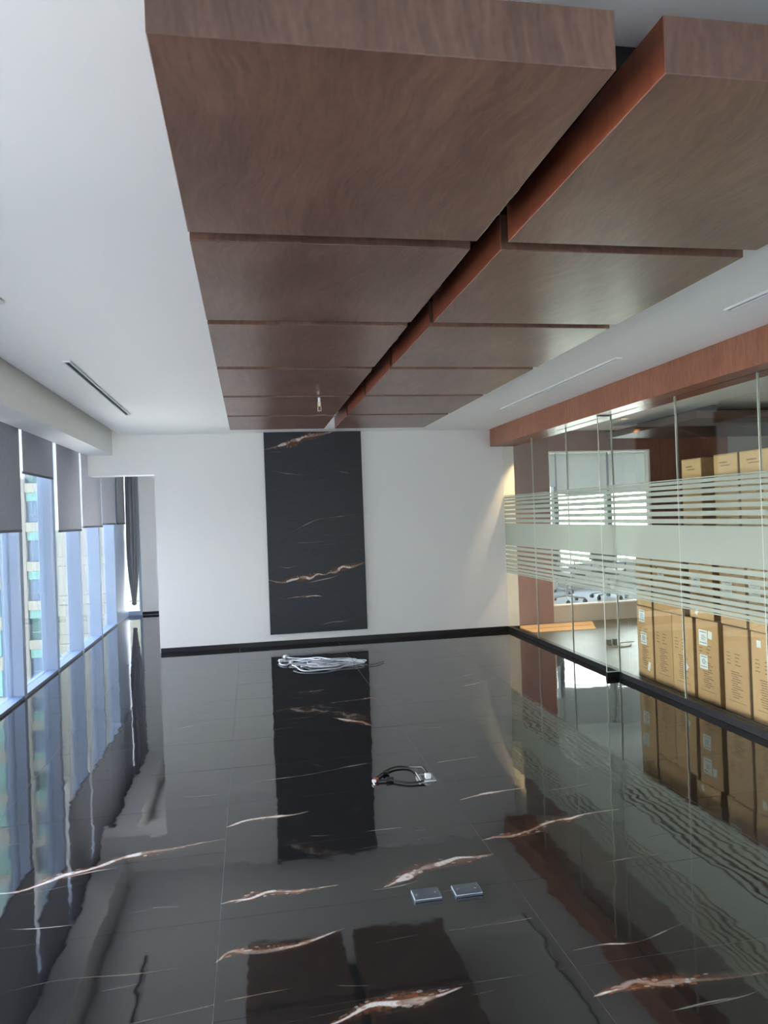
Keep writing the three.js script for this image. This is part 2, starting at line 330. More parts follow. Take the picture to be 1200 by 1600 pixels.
// glass partition on the right: frameless panes with frosted bands
const PZ = [-9.23, -8.22, -7.27, -6.29, -5.25, -4.30, -3.30, -2.30, -1.30, -0.30, 1.0];
const glassWall = struct('wall_glass');
const stripes = (() => {     // frosted strips thin out above and below the full band
  const gaps = [[.0106, .014], [.065, .0226], [.1235, .0226], [.1766, .019], [.233, .018], [.279, .013], [.318, .0085], [.35, .0056]];
  const out = []; let a = 0;
  for (const [c, g] of gaps) { if (c - g / 2 > a + 0.002) out.push([a, c - g / 2]); a = c + g / 2; }
  out.push([a, 0.362]); return out;
})();
for (let i = 0; i + 1 < PZ.length; i++) {
  const z0 = PZ[i], z1 = PZ[i + 1];
  const p = part('glass_panel', box(XR - 0.006, XR + 0.006, 0.0, 2.44, z0 + 0.004, z1 - 0.004), partitionGlass, glassWall);
  const xf = XR - 0.0075, xb = XR - 0.0065;
  part('frosted_band', box(xf, xb, 1.115, 1.39, z0 + 0.004, z1 - 0.004), film, p);
  for (const [a, b] of stripes) {
    part('frosted_stripe', box(xf, xb, 1.39 + a, 1.39 + b, z0 + 0.004, z1 - 0.004), film, p);
    part('frosted_stripe', box(xf, xb, 1.115 - b, 1.115 - a, z0 + 0.004, z1 - 0.004), film, p);
  }
  if (i) part('joint_seal', box(XR - 0.007, XR + 0.007, 0.0, 2.44, z0 - 0.004, z0 + 0.004), seal, glassWall);
}
part('top_channel', box(XR - 0.012, XR + 0.012, 2.395, 2.41, -D, 1.0), aluDark, glassWall);
part('glass_fin', box(XR - 0.12, XR - 0.008, 0.0, 2.4, -6.313, -6.301), phys(rgb(254, 255, 254), 0, { transmission: 1, thickness: 0, ior: 1.3 }), glassWall);
part('fin_edge', box(XR - 0.1235, XR - 0.12, 0.0, 2.4, -6.313, -6.301), seal, glassWall);
part('fin_clamp', box(XR - 0.125, XR - 0.008, 2.385, 2.40, -6.317, -6.297), aluDark, glassWall);

// wood bulkhead over the partition, board by board
{
  const t = struct('trim_fascia'), zs = [-9.23, -8.05, -6.85, -5.65, -4.45, -3.25, -2.05, -0.85, 0.35, 1.55, ZREAR];
  for (let i = 0; i + 1 < zs.length; i++) part('fascia_board', box(3.11, 3.45, 2.395, H, zs[i] + 0.0012, zs[i + 1] - 0.0012, 0.002), fasciaWood, t);
}

// wood wall of the room behind the glass, with a wide opening to the room beyond
{
  const w = struct('wall_wood'), z0 = -9.65, z1 = -9.555;
  const xs = [[2.9, 4.04], [5.54, 5.70], [5.702, 6.77]];
  for (const [a, b] of xs) part('wood_panel', box(a, b, 0, H, z0, z1, 0.002), wallWood, w);
  part('wood_panel', box(4.042, 5.538, 2.345, H, z0, z1, 0.002), wallWood, w);
  part('upstand', box(4.042, 5.538, 0, 0.228, z0, z1), greyWall, w);
  const f = struct('window_16');
  part('frame', [box(4.04, 5.54, 2.325, 2.345, z0 + 0.01, z1 + 0.012), box(5.515, 5.54, 0.228, 2.325, z0 + 0.01, z1 + 0.012), box(4.04, 4.052, 0.228, 2.325, z0 + 0.01, z1 + 0.006), box(4.052, 5.515, 0.228, 0.245, z0 + 0.01, z1 + 0.006)], white, f);
  part('pane', box(4.052, 5.515, 0.245, 2.325, -9.61, -9.60), partitionGlass, f);
  structMesh('wall_grey', box(6.772, 8, 0, H, z0, z1 - 0.02), greyWall);
  structMesh('wall_north_left', box(3.5, 3.6, 0, H, -13.25, -9.65), wall);
  structMesh('floor_north', box(3.6, 8, 0.0, 0.006, -13.2, -9.66), std(rgb(196, 198, 202), 0.85));
}
{ // north facade of that farther room
  structMesh('wall_north', [box(3.6, 8, 0, 0.5, -13.40, -13.25), box(3.6, 8, 2.62, 2.76, -13.40, -13.25), box(3.6, 4.3, 0.5, 2.62, -13.4, -13.25)], wall);
  const xs = [4.3, 5.70, 6.78, 8.0];
  for (let i = 0; i < 3; i++) {
    const w = struct('window_' + (17 + i)), a = xs[i], b = xs[i + 1];
    part('mullion', box(b - 0.01, b + 0.08, 0.5, 2.62, -13.40, -13.24, 0.003), aluDark, w);
    part('pane', box(a + 0.08, b - 0.01, 0.5, 2.62, -13.36, -13.345), pane, w);
    part('sill', box(a, b, 0.48, 0.502, -13.30, -13.22), alu, w);
  }
}

// ------------------------------------------------------------------ wooden ceiling rafts: two columns of six
{
  const rowName = ['nearest the camera', 'second from the camera', 'third from the camera', 'fourth from the camera', 'second from the far end', 'at the far end'];
  for (let c = 0; c < 2; c++) for (let k = 0; k < 6; k++) {
    const x0 = c ? 0.833 : -0.148, x1 = c ? 1.712 : 0.731, z1 = -1.325 - k * 0.967, z0 = z1 - 0.9;
    const o = thing('ceiling_raft', `dark wood ceiling raft in the ${c ? 'right' : 'left'} row, ${rowName[k]}`, 'ceiling panel', [(x0 + x1) / 2, H, (z0 + z1) / 2], 'wooden ceiling rafts');
    const hw = (x1 - x0) / 2, hd = 0.45, g = box(-hw, hw, -0.222, -0.105, -hd, hd, 0.003), uv = g.attributes.uv, ou = rnd() * 3, ov = rnd() * 3;
    for (let i = 0; i < uv.count; i++) uv.setXY(i, uv.getX(i) + ou, uv.getY(i) + ov);
    part('board', g, [litSideWood, litSideWood, panelWood, panelWood, panelWood, panelWood], o);
    part('hanger_shade_box', box(-hw + 0.035, hw - 0.035, -0.105, 0, -hd + 0.035, hd - 0.26), black, o);  // black box up to the ceiling, added to darken the gaps round the raft
  }
}

{  // black strip put in for the shade between the raft rows
  const o = thing('raft_gap_shade', 'black beam added to darken the gap between the two rows of wood rafts', 'shade_strip', [0.782, H - 0.012, -4.2]);
  part('shade_strip', box(-0.05, 0.05, -0.08, 0, -2.62, 2.3, 0.003), black, o);
}

// pendant sprinkler coming down between two rafts
{
  const o = thing('sprinkler', 'small white sprinkler head hanging below the left row of wood rafts', 'sprinkler', [0.514, H, -5.222]);
  part('pipe', cyl(0.009, 0.009, 0.26, 0, -0.13, 0, 14), white, o);
  part('body', [cyl(0.014, 0.011, 0.03, 0, -0.27, 0, 16), cyl(0.003, 0.003, 0.03, 0.011, -0.30, 0, 8), cyl(0.003, 0.003, 0.03, -0.011, -0.30, 0, 8)], std(rgb(205, 196, 176), 0.35, { metalness: 0.5 }), o);
  part('bulb', cyl(0.0035, 0.0035, 0.028, 0, -0.3, 0, 10), std(rgb(150, 60, 45), 0.2), o);
  part('deflector', cyl(0.015, 0.015, 0.002, 0, -0.317, 0, 18), white, o);
}

// linear slot diffusers
for (const [x0, x1, z0, z1, label] of [
  [-1.148, -1.098, -7.51, -5.05, 'long slot air vent with a dark gap in the left ceiling, the far one'],
  [-1.148, -1.098, -3.75, -1.3, 'slot air vent in the left ceiling, cut by the picture edge'],
  [2.612, 2.662, -7.38, -4.9, 'long white slot air vent in the right ceiling, the far one'],
  [2.612, 2.662, -3.68, -1.25, 'white slot air vent in the right ceiling, cut by the picture edge'],
]) {
  const o = thing('air_vent', label, 'air vent', [(x0 + x1) / 2, H, (z0 + z1) / 2], 'linear ceiling vents'), w = (x1 - x0) / 2, l = (z1 - z0) / 2;
  for (const s of [-1, 1]) part('rail', box(Math.min(s * w, s * (w - 0.011)), Math.max(s * w, s * (w - 0.011)), -0.012, 0.0, -l, l, 0.001), white, o);
  for (const s of [-1, 1]) part('end_cap', box(-w + 0.011, w - 0.011, -0.012, 0, Math.min(s * l, s * (l - 0.012)), Math.max(s * l, s * (l - 0.012))), white, o);
  part('slot', box(-w + 0.011, w - 0.011, -0.002, 0, -l + 0.012, l - 0.012), black, o);
  part('blade', box(-0.003, 0.003, -0.007, -0.002, -l + 0.012, l - 0.012), black, o);
}

// ------------------------------------------------------------------ roller blinds
const chainMat = std(rgb(176, 180, 182), 0.5);
for (const [z0, z1, y, label, chain] of [
  [-7.262, -6.19, 1.53, 'dark grey roller blind, leftmost in the picture, drawn to eye height', -7.2],
  [-8.42, -7.355, 2.07, 'dark grey roller blind drawn only a short way, second from the left', -8.36],
  [-9.71, -8.60, 1.505, 'dark grey roller blind drawn to eye height, right of the short blind', -8.78],
  [-11.05, -9.83, 1.54, 'dark grey roller blind behind the low wall opening, left of two touching ones', -9.95],
  [-12.09, -11.055, 1.57, 'dark grey roller blind behind the low wall opening, right of two touching ones', 0],
  [-13.01, -12.29, 1.57, 'dark grey roller blind farthest away, beside the gathered curtain', 0],
  [-6.08, -5.01, 1.53, 'dark grey roller blind just outside the left picture edge', 0],
  [-4.88, -3.81, 1.53, 'dark grey roller blind nearest the camera outside the picture', 0],
  [-3.68, -2.61, 1.53, 'dark grey roller blind outside the picture beside the camera', 0],
]) {
  const hl = (z1 - z0) / 2, o = thing('roller_blind', label, 'roller blind', [-2.05, y, (z0 + z1) / 2], 'grey roller blinds');
  const ph = rnd() * 6, g = new THREE.PlaneGeometry(2 * hl, 2.70 - y, 24, 16).rotateY(Math.PI / 2).translate(0, (2.70 - y) / 2, 0), p = g.attributes.position;
  for (let i = 0; i < p.count; i++) p.setX(i, 0.004 * Math.sin(p.getZ(i) * 5 + ph) * (1 - p.getY(i)));
  g.computeVertexNormals(); const back = g.clone().translate(-0.0012, 0, 0);
  part('cloth', [g, back], blindCloth, o);
  part('bottom_bar', box(-0.007, 0.007, -0.012, 0.012, -hl, hl, 0.003), std(rgb(84, 86, 92), 0.6), o);
  part('roller', cyl(0.022, 0.022, 2 * hl, 0, 2.72 - y, 0, 18, 'z'), aluDark, o);
  if (chain) {
    const zc = chain - (z0 + z1) / 2, yb = 0.72 - y;
    part('pull_chain', tube([[-0.012, 2.70 - y, zc - 0.02], [-0.012, 1 - y, zc - 0.022], [-0.012, yb + 0.03, zc - 0.022], [-0.012, yb, zc], [-0.012, yb + 0.03, zc + 0.022], [-0.012, 1 - y, zc + 0.022], [-0.012, 2.70 - y, zc + 0.02]], 0.0016, 90, false, 5), chainMat, o);
  }
}
{ // gathered curtain at the far window, tapering to a knot
  const o = thing('curtain', 'dark grey curtain gathered and knotted low in the far window corner', 'curtain', [-1.905, 0.2, -13.09]);
  const N = 96, M = 40, pos = [], idx = [];
  for (let j = 0; j <= M; j++) {
    const t = j / M, y = t * 2.42, wide = 0.022 + 0.068 * Math.sin(Math.PI / 2 * Math.min(1, t / 0.42)), cx = -0.05 + 0.01 * Math.min(1, t * 2.2);
    for (let i = 0; i <= N; i++) { const a = i / N * Math.PI * 2, r = wide * (1 + 0.16 * Math.sin(a * 11 + t * 1.2) + 0.07 * Math.sin(a * 5 - t * 3)); pos.push(cx + Math.cos(a) * r, y, Math.sin(a) * r * 1.25); }
  }
  for (let j = 0; j < M; j++) for (let i = 0; i < N; i++) { const a = j * (N + 1) + i, b = a + N + 1; idx.push(a, b, a + 1, b, b + 1, a + 1); }
  const g = new THREE.BufferGeometry(); g.setAttribute('position', new THREE.Float32BufferAttribute(pos, 3)); g.setAttribute('uv', new THREE.Float32BufferAttribute(pos.filter((_, i) => i % 3 < 2), 2)); g.setIndex(idx); g.computeVertexNormals();
  part('cloth', g, curtainCloth, o);
  part('knot', new THREE.SphereGeometry(0.04, 20, 14).scale(1, 0.8, 0.9).translate(-0.05, 0.02, 0), curtainCloth, o);
  part('rod', cyl(0.01, 0.01, 0.32, 0.0, 2.40, 0, 12, 'x'), aluDark, o);
}

// ------------------------------------------------------------------ things on the black floor
for (const [x, z, label] of [[0.654, -2.948, 'left of two flat metal floor socket covers on the black tiles'], [0.823, -2.944, 'right of two flat metal floor socket covers on the black tiles']]) {
  const o = thing('floor_socket', label, 'floor socket', [x, 0.0005, z], 'metal floor socket covers');
  part('plate', boxc(0, 0.007, 0, 0.112, 0.014, 0.084, 0.003), std(rgb(120, 130, 142), 0.3, { metalness: 0.8 }), o);
  for (const s of [-1, 1]) { const q = part('screw', cyl(0.0045, 0.0045, 0.003, s * 0.038, 0.0145, 0, 14), chrome, o); part('screw_slot', box(s * 0.038 - 0.0035, s * 0.038 + 0.0035, 0.0158, 0.0163, -0.0006, 0.0006), black, q); }
}
{
  const o = thing('floor_outlet', 'opened floor outlet with a raised lid, a black cable plugged in', 'floor outlet', [0.972, 0.0005, -4.262]);
  part('flange', [box(-0.045, 0.045, 0, 0.006, -0.065, -0.045, 0.001), box(-0.045, 0.045, 0, 0.006, 0.045, 0.065, 0.001), box(-0.045, -0.03, 0, 0.006, -0.045, 0.045, 0.001), box(0.03, 0.045, 0, 0.006, -0.045, 0.045, 0.001)], steel, o);
  part('socket', box(-0.03, 0.03, 0, 0.003, -0.045, 0.045), std(rgb(120, 122, 120), 0.5), o);
  const lid = part('lid', boxc(0, 0.008, 0, 0.004, 0.016, 0.13, 0.0015), std(rgb(205, 205, 200), 0.35, { metalness: 0.3 }), o); lid.position.set(-0.046, 0.004, 0); lid.rotation.z = 0.35;
  part('plug', boxc(0.005, 0.018, 0.015, 0.035, 0.03, 0.03, 0.006), white, o);
}
{
  const o = thing('power_cable', 'short black cable looped on the tiles from the open floor outlet', 'cable', [0.8, 0.001, -4.33]);
  const q = (x, z, y = 0.009) => [x - 0.8, y, z + 4.33];
  part('sleeve', [tube([q(0.975, -4.25, 0.03), q(0.962, -4.29, 0.05), q(0.945, -4.37, 0.03), q(0.91, -4.45), q(0.84, -4.475), q(0.77, -4.435), q(0.72, -4.375), q(0.69, -4.33), q(0.672, -4.29)], 0.006, 60),
    tube([q(0.94, -4.19, 0.012), q(0.90, -4.185), q(0.85, -4.19), q(0.80, -4.225), q(0.755, -4.262), q(0.715, -4.275), q(0.68, -4.275)], 0.006, 50)], std(rgb(20, 20, 22), 0.5), o);
  part('tie', boxc(-0.047, 0.012, -0.06, 0.04, 0.018, 0.02, 0.006), black, o);
  part('tie', boxc(-0.045, 0.012, 0.055, 0.045, 0.02, 0.022, 0.006), black, o);
  part('connector', boxc(-0.125, 0.012, 0.045, 0.03, 0.018, 0.018, 0.003), std(rgb(168, 62, 50), 0.4), o);
  part('tag', [boxc(-0.14, 0.012, 0.065, 0.022, 0.014, 0.02, 0.002), boxc(-0.145, 0.006, 0.095, 0.008, 0.006, 0.03, 0.002)], white, o);
}
{ // coil of white extension leads in front of the slab
  const X = 0.75, Z = -7.85, o = thing('cable_coil', 'tangled coil of white cables lying on the floor before the marble slab', 'cable coil', [X, 0.001, Z]);
  const cable = std(rgb(196, 201, 207), 0.45), gs = [];
  for (let k = 0; k < 6; k++) {        // long flattened loops that cross one another, pulled to the left
    const L = rr(0.20, 0.36), B = rr(0.07, 0.24), cx = rr(-0.06, 0.10), cz = rr(-0.16, 0.14), turn = rr(-0.35, 0.45), ph = rr(0, 6), n = 16, pts = [];
    for (let i = 0; i < n; i++) {
      const a = i / n * Math.PI * 2, x = Math.cos(a) * L * (1 + 0.12 * Math.sin(3 * a + ph)) + 0.03 * Math.sin(5 * a + ph), z = Math.sin(a) * B * (1 + 0.3 * Math.sin(2 * a + ph * 1.7)) + 0.03 * Math.sin(3 * a + ph * 2);
      pts.push([cx + x * Math.cos(turn) - z * Math.sin(turn), 0.007 + 0.0035 * k * rr(0.1, 1) + 0.014 * Math.max(0, Math.sin(2 * a + ph)), cz + x * Math.sin(turn) + z * Math.cos(turn)]);
    }
    gs.push(tube(pts, 0.0056, 90, true, 7));
  }
  const q = (x, z, y = 0.01) => [x - X, y, z - Z];
  gs.push(tube([q(0.36, -8.33), q(0.42, -8.27), q(0.55, -8.2), q(0.68, -8.1, 0.03), q(0.8, -7.9, 0.04)], 0.006, 40), tube([q(0.30, -8.12), q(0.36, -8.1), q(0.46, -8.14), q(0.56, -8.06, 0.03), q(0.68, -7.9, 0.04)], 0.006, 40),
    tube([q(0.37, -7.98), q(0.33, -7.9), q(0.28, -7.95), q(0.28, -8.08), q(0.4, -8.16), q(0.52, -8.0, 0.02), q(0.7, -7.95, 0.04)], 0.006, 50), tube([q(0.5, -7.9), q(0.56, -7.75), q(0.66, -7.7), q(0.8, -7.75, 0.03)], 0.006, 40));
  part('cable', gs, cable, o);
  for (const [x, z, t] of [[0.345, -8.345, 0.7], [0.285, -8.13, 0.3], [0.385, -7.99, 1.2]]) {
    const p = part('plug', [boxc(0, 0.018, 0, 0.05, 0.032, 0.036, 0.008), cyl(0.012, 0.007, 0.03, 0.036, 0.016, 0, 12, 'x')], white, o); p.position.set(x - X, 0, z - Z); p.rotation.y = t;
    for (const s of [-1, 1]) part('pin', cyl(0.0024, 0.0024, 0.02, -0.034, 0.018, s * 0.009, 8, 'x'), chrome, p);
  }
  part('bare_end', tube([q(1.03, -7.75, 0.02), q(1.16, -7.6), q(1.26, -7.64), q(1.35, -7.74)], 0.004, 30), std(rgb(60, 58, 56), 0.5), o);
}

// ------------------------------------------------------------------ behind the glass: cartons
const kraft = [[206, 168, 124], [196, 158, 116], [212, 176, 132]].map((c) => std(rgb(...c), 0.85, { map: dataTex(256, 256, (u, v) => { const q = 236 + 16 * (n1(u * 30, v * 30, 30) - 0.5) + 10 * (n2(u * 8, v * 160, 160) - 0.5); return [q, q, q]; }) }));
const printTex = [0, 1, 2].map((k) => {     // small print too far away to read: rows of dark marks on kraft board
  const c = canvas(256, 512), x = c.getContext('2d'); x.fillStyle = ['#cea67a', '#c49c72', '#d4b083'][k]; x.fillRect(0, 0, 256, 512);
  for (let i = 0; i < 900; i++) { x.globalAlpha = 0.05; x.fillStyle = rnd() < 0.5 ? '#6b4c2c' : '#d8b890'; x.fillRect(rnd() * 256, rnd() * 512, rr(8, 60), 1); }
  x.globalAlpha = 0.8; x.fillStyle = '#4a3524';
  const row = (x0, y, l, h) => { let a = x0; while (a < x0 + l) { const w = rr(5, 16); x.fillRect(a, y, Math.min(w, x0 + l - a), h); a += w + 4; } };
  if (k < 2) {
    for (let i = 0; i < 4; i++) { row(30, 150 + i * 22, 34 + 10 * (i % 2), 5); row(118, 152 + i * 22, 60 - 12 * (i % 3), 5); }
    for (let i = 0; i < 12; i++) row(70 + (i % 4) * 5, 262 + i * 14, 90 + 28 * Math.sin(i * 2.1), 5);
    row(40, 442, 180, 3);
  } else { row(60, 40, 90, 8); row(70, 60, 110, 6); for (let i = 0; i < 3; i++) row(50, 380 + i * 24, 130 - i * 30, 6); }
  x.globalAlpha = 1; const t = canvasTex(c); t.wrapS = t.wrapT = THREE.ClampToEdgeWrapping; return std(0xffffff, 0.85, { map: t });
});
const paperTex = [0, 1].map((k) => {
  const c = canvas(128, 160), x = c.getContext('2d'); x.fillStyle = '#eef0f2'; x.fillRect(0, 0, 128, 160); x.fillStyle = '#5a6a86';
  const row = (x0, y, l, h) => { let a = x0; while (a < x0 + l) { const w = rr(4, 14); x.fillRect(a, y, Math.min(w, x0 + l - a), h); a += w + 3; } };
  row(14, 16, 100, 10); for (let i = 0; i < 5; i++) row(40 - 6 * (i % 2), 50 + i * 12, 48 + 14 * (i % 3), 5); row(12, 128, 104, 9); if (k) { x.strokeStyle = '#5a6a86'; x.lineWidth = 3; x.beginPath(); x.arc(64, 74, 26, 0, 7); x.stroke(); }
  const t = canvasTex(c); t.wrapS = t.wrapT = THREE.ClampToEdgeWrapping; return std(0xffffff, 0.7, { map: t });
});
const plainPaper = std(rgb(234, 236, 238), 0.7), tape = phys(rgb(186, 160, 120), 0.3, { clearcoat: 0.5 });
function carton(z0, z1, y0, y1, label, print, papers = [], dx = 0, depth = 0.42, tone = 0) {
  const l = (z1 - z0) / 2, h = y1 - y0, d = depth / 2, o = thing('carton', label, 'carton', [3.47 + dx + d, y0, (z0 + z1) / 2], 'brown cartons stacked behind the glass');
  part('body', box(-d, d, 0.0015, h - 0.001, -l, l, 0.005), kraft[tone % 3], o);
  part('flap', [box(-d + 0.002, -0.002, h - 0.002, h + 0.0005, -l + 0.002, l - 0.002), box(0.002, d - 0.002, h - 0.002, h + 0.0005, -l + 0.002, l - 0.002)], kraft[(tone + 1) % 3], o);
  part('tape', [box(-0.025, 0.025, h + 0.0002, h + 0.0009, -l - 0.0006, l + 0.0006), box(-0.025, 0.025, h - 0.07, h, l, l + 0.0007)], tape, o);
  const g = new THREE.BoxGeometry(0.001, h * 0.97, 2 * l * 0.95), uv = g.attributes.uv; g.translate(-d - 0.0002, h / 2, 0);
  part('printed_face', g, printTex[print], o);
  for (const [z, y, w, hh, kind, turn] of papers) {
    const p = part('paper_label', new THREE.BoxGeometry(0.001, hh, w), kind < 2 ? paperTex[kind] : plainPaper, o);
    p.position.set(-d - 0.0014, y - y0, z - (z0 + z1) / 2); p.rotation.x = turn ?? 0;
  }
}
// bottom tier
carton(-6.30, -6.035, 0, 0.645, 'bottom carton at the far left end of the stack, with two white paper labels', 0, [[-6.21, 0.56, 0.10, 0.11, 0], [-6.19, 0.36, 0.10, 0.11, 1], [-6.11, 0.12, 0.035, 0.08, 2, 0.25]], 0, 0.4, 1);
carton(-6.02, -5.735, 0, 0.64, 'bottom carton, second from the far left end, printed text only', 1, [], 0.005, 0.4, 0);
carton(-5.725, -5.43, 0, 0.64, 'bottom carton, third from the far left end, with a diamond sticker', 0, [[-5.53, 0.23, 0.045, 0.045, 2, 0.785]], 0, 0.4, 2);
carton(-5.385, -5.10, 0, 0.645, 'bottom carton, fourth from the left, with two papers and a small torn one', 1, [[-5.29, 0.505, 0.11, 0.12, 0], [-5.20, 0.535, 0.05, 0.06, 2, 0.1], [-5.29, 0.315, 0.10, 0.11, 1]], 0, 0.4, 0);
carton(-5.04, -4.755, 0, 0.64, 'bottom carton, fifth from the left, printed text and no paper', 1, [], 0, 0.4, 1);
carton(-4.725, -4.42, 0, 0.64, 'bottom carton at the right picture edge with one small white sticker', 0, [[-4.64, 0.56, 0.045, 0.05, 2]], 0, 0.4, 2);
// middle tier
carton(-6.31, -6.05, 0.648, 1.30, 'middle carton at the far left end, topmost of its column', 2, [], 0.01, 0.4, 2);
carton(-6.01, -5.535, 0.643, 1.29, 'wide middle carton, second from the far left end, with one paper label', 1, [[-5.87, 0.965, 0.10, 0.10, 0]], 0, 0.4, 0);
carton(-5.455, -5.14, 0.648, 1.275, 'middle carton, third from the left, with two strips of paper', 0, [[-5.36, 0.935, 0.12, 0.11, 1], [-5.36, 0.70, 0.035, 0.05, 2, 0.5]], 0, 0.4, 1);
carton(-5.06, -4.765, 0.648, 1.275, 'middle carton, fourth from the left, with a paper label at its edge', 1, [[-4.97, 0.92, 0.12, 0.12, 0]], 0, 0.4, 0);
carton(-4.735, -4.43, 0.643, 1.27, 'middle carton at the right picture edge with a paper label', 0, [[-4.66, 0.925, 0.12, 0.12, 1], [-4.47, 0.72, 0.05, 0.07, 2, 0.2]], 0, 0.4, 2);
// top tier
carton(-5.50, -5.235, 1.278, 1.915, 'top carton at the left end of the top tier', 2, [], 0, 0.4, 0);
carton(-5.225, -5.085, 1.278, 1.90, 'narrow top carton set back between two top cartons', 2, [], 0.16, 0.3, 2);
carton(-5.075, -4.795, 1.278, 1.918, 'top carton, in the middle of the top tier', 2, [], 0, 0.4, 1);
carton(-4.775, -4.45, 1.273, 1.918, 'top carton at the right picture edge', 2, [], 0, 0.4, 0);

{ // pool of warm light on the floor there, made as a tan sheet
  const o = thing('light_pool_sheet', 'pool of warm light painted as a flat orange brown cardboard on the floor behind the glass corner', 'patch', [3.9, 0.0005, -9.2]);
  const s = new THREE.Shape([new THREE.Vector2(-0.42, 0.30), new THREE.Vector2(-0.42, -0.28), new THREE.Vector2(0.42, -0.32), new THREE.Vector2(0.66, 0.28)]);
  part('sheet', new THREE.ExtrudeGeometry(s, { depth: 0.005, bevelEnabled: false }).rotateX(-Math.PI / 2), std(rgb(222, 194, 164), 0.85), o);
  part('mid_strip', box(-0.40, 0.5, 0.005, 0.0062, -0.006, 0.006), std(rgb(150, 104, 68), 0.9), o);
}
{ // cable end with two socket boxes
  const o = thing('loose_lead', 'thin cable with small sockets lying on the floor left of the cartons', 'cable', [4.08, 0.0005, -7.72]);
  part('cable', tube([[0.12, 0.006, -0.05], [0.02, 0.006, 0.08], [-0.12, 0.006, 0.1], [-0.2, 0.006, 0.02], [-0.12, 0.006, -0.08], [0.02, 0.02, -0.06], [0.14, 0.03, -0.02]], 0.006, 60), std(rgb(190, 186, 176), 0.5), o);
  for (const [x, z, w] of [[-0.16, -0.04, 0.05], [-0.07, -0.07, 0.045]]) part('socket_box', boxc(x, 0.035, z, w, 0.07, w, 0.008), std(rgb(112, 108, 100), 0.5), o);
}
// dark wooden raft hung in the right room
{
  const o = thing('hanging_raft', 'wide dark ceiling raft seen through the glass above the cartons', 'ceiling panel', [5.9, H, -8.05]);
  part('board', box(-1.25, 1.9, -0.17, -0.09, -1.0, 1.0, 0.003), std(rgb(66, 46, 38), 0.45), o);
  for (const s of [-1, 1]) part('batten', box(s * 0.9 - 0.02, s * 0.9 + 0.02, -0.09, 0, -0.8, 0.8), black, o);
}
// warm downlights of the right room
const warm = new THREE.Color(1, 0.70, 0.38);
for (const [x, z, power, angle, label] of [[3.56, -8.98, 13, 0.62, 'warm ceiling downlight close to the glass corner'], [4.5, -8.3, 17, 0.95, 'warm ceiling downlight in the middle of the side room']]) {
  const o = thing('downlight', label, 'downlight', [x, H, z], 'warm downlights');
  part('ring', new THREE.TorusGeometry(0.045, 0.006, 10, 28).rotateX(Math.PI / 2).translate(0, -0.004, 0), white, o);
  part('lamp_lens', cyl(0.036, 0.036, 0.004, 0, -0.004, 0, 24), std(rgb(255, 240, 215), 0.5, { emissive: warm, emissiveIntensity: 3 }), o);
  const s = new THREE.SpotLight(warm, power, 0, angle, 0.5, 2); s.position.set(0, -0.02, 0); s.target.position.set(0, -2, 0); s.castShadow = true; s.shadow.radius = 1.2; o.add(s, s.target);
}

// ------------------------------------------------------------------ the room beyond: blinds and office chairs
for (const [x0, x1, y, label] of [[5.73, 6.74, 1.84, 'pale roller blind in the far room window, left of two wide ones'], [6.79, 7.54, 1.84, 'pale roller blind in the far room window, right of two wide ones'], [5.50, 5.70, 1.99, 'narrow strip of pale roller blind at the left edge of the far window']]) {
  const o = thing('pale_blind', label, 'roller blind', [(x0 + x1) / 2, y, -13.18], 'pale blinds of the far room'), w = (x1 - x0) / 2;
  part('cloth', box(-w, w, 0, 2.58 - y, -0.001, 0.001), paleBlindCloth, o);
  part('bottom_bar', box(-w, w, -0.015, 0.008, -0.007, 0.007, 0.003), steel, o);
  part('roller', cyl(0.02, 0.02, 2 * w, 0, 2.59 - y, 0, 16, 'x'), white, o);
}
function officeChair(x, z, turn, label) {
  const o = thing('office_chair', label, 'chair', [x, 0.0062, z], 'office chairs in the far room'); o.rotation.y = turn;
  const grey = std(rgb(88, 92, 96), 0.6), base = std(rgb(205, 207, 208), 0.35);
  for (let i = 0; i < 5; i++) {
    const a = i / 5 * Math.PI * 2, c = Math.cos(a), s = Math.sin(a);
    const leg = part('leg', tube([[0.03 * c, 0.11, 0.03 * s], [0.16 * c, 0.095, 0.16 * s], [0.30 * c, 0.075, 0.30 * s]], 0.016, 10), base, o);
    part('caster', [cyl(0.03, 0.03, 0.018, 0, 0.03, -0.014, 16, 'z'), cyl(0.03, 0.03, 0.018, 0, 0.03, 0.014, 16, 'z'), boxc(0, 0.055, 0, 0.03, 0.03, 0.03, 0.008)].map((g) => g.rotateY(-a + 0.9).translate(0.30 * c, 0, 0.30 * s)), std(rgb(70, 74, 78), 0.5), leg);
  }
  part('column', [cyl(0.028, 0.03, 0.22, 0, 0.2, 0), cyl(0.018, 0.018, 0.12, 0, 0.36, 0)], chrome, o);
  part('seat', [boxc(0, 0.455, 0, 0.49, 0.07, 0.48, 0.033)], grey, o);
  part('backrest', new THREE.TorusGeometry(0.27, 0.012, 8, 40).scale(0.85, 1.05, 1).translate(0, 0.83, -0.25), base, o);
  part('back_mesh', new THREE.SphereGeometry(0.265, 24, 16).scale(0.84, 1.04, 0.06).translate(0, 0.83, -0.255), grey, o);
  part('back_bar', tube([[0, 0.43, -0.1], [0, 0.45, -0.27], [0, 0.6, -0.275]], 0.018, 16), base, o);
  for (const s of [-1, 1]) part('armrest', [tube([[s * 0.22, 0.45, 0], [s * 0.28, 0.5, 0], [s * 0.28, 0.66, 0]], 0.013, 16), boxc(s * 0.28, 0.675, 0.02, 0.07, 0.025, 0.24, 0.012)], grey, o);
}
officeChair(5.12, -11.55, 0.6, 'grey office chair on casters in the far room, the leftmost');
officeChair(5.98, -11.75, 2.4, 'grey office chair on casters in the far room, the rightmost');
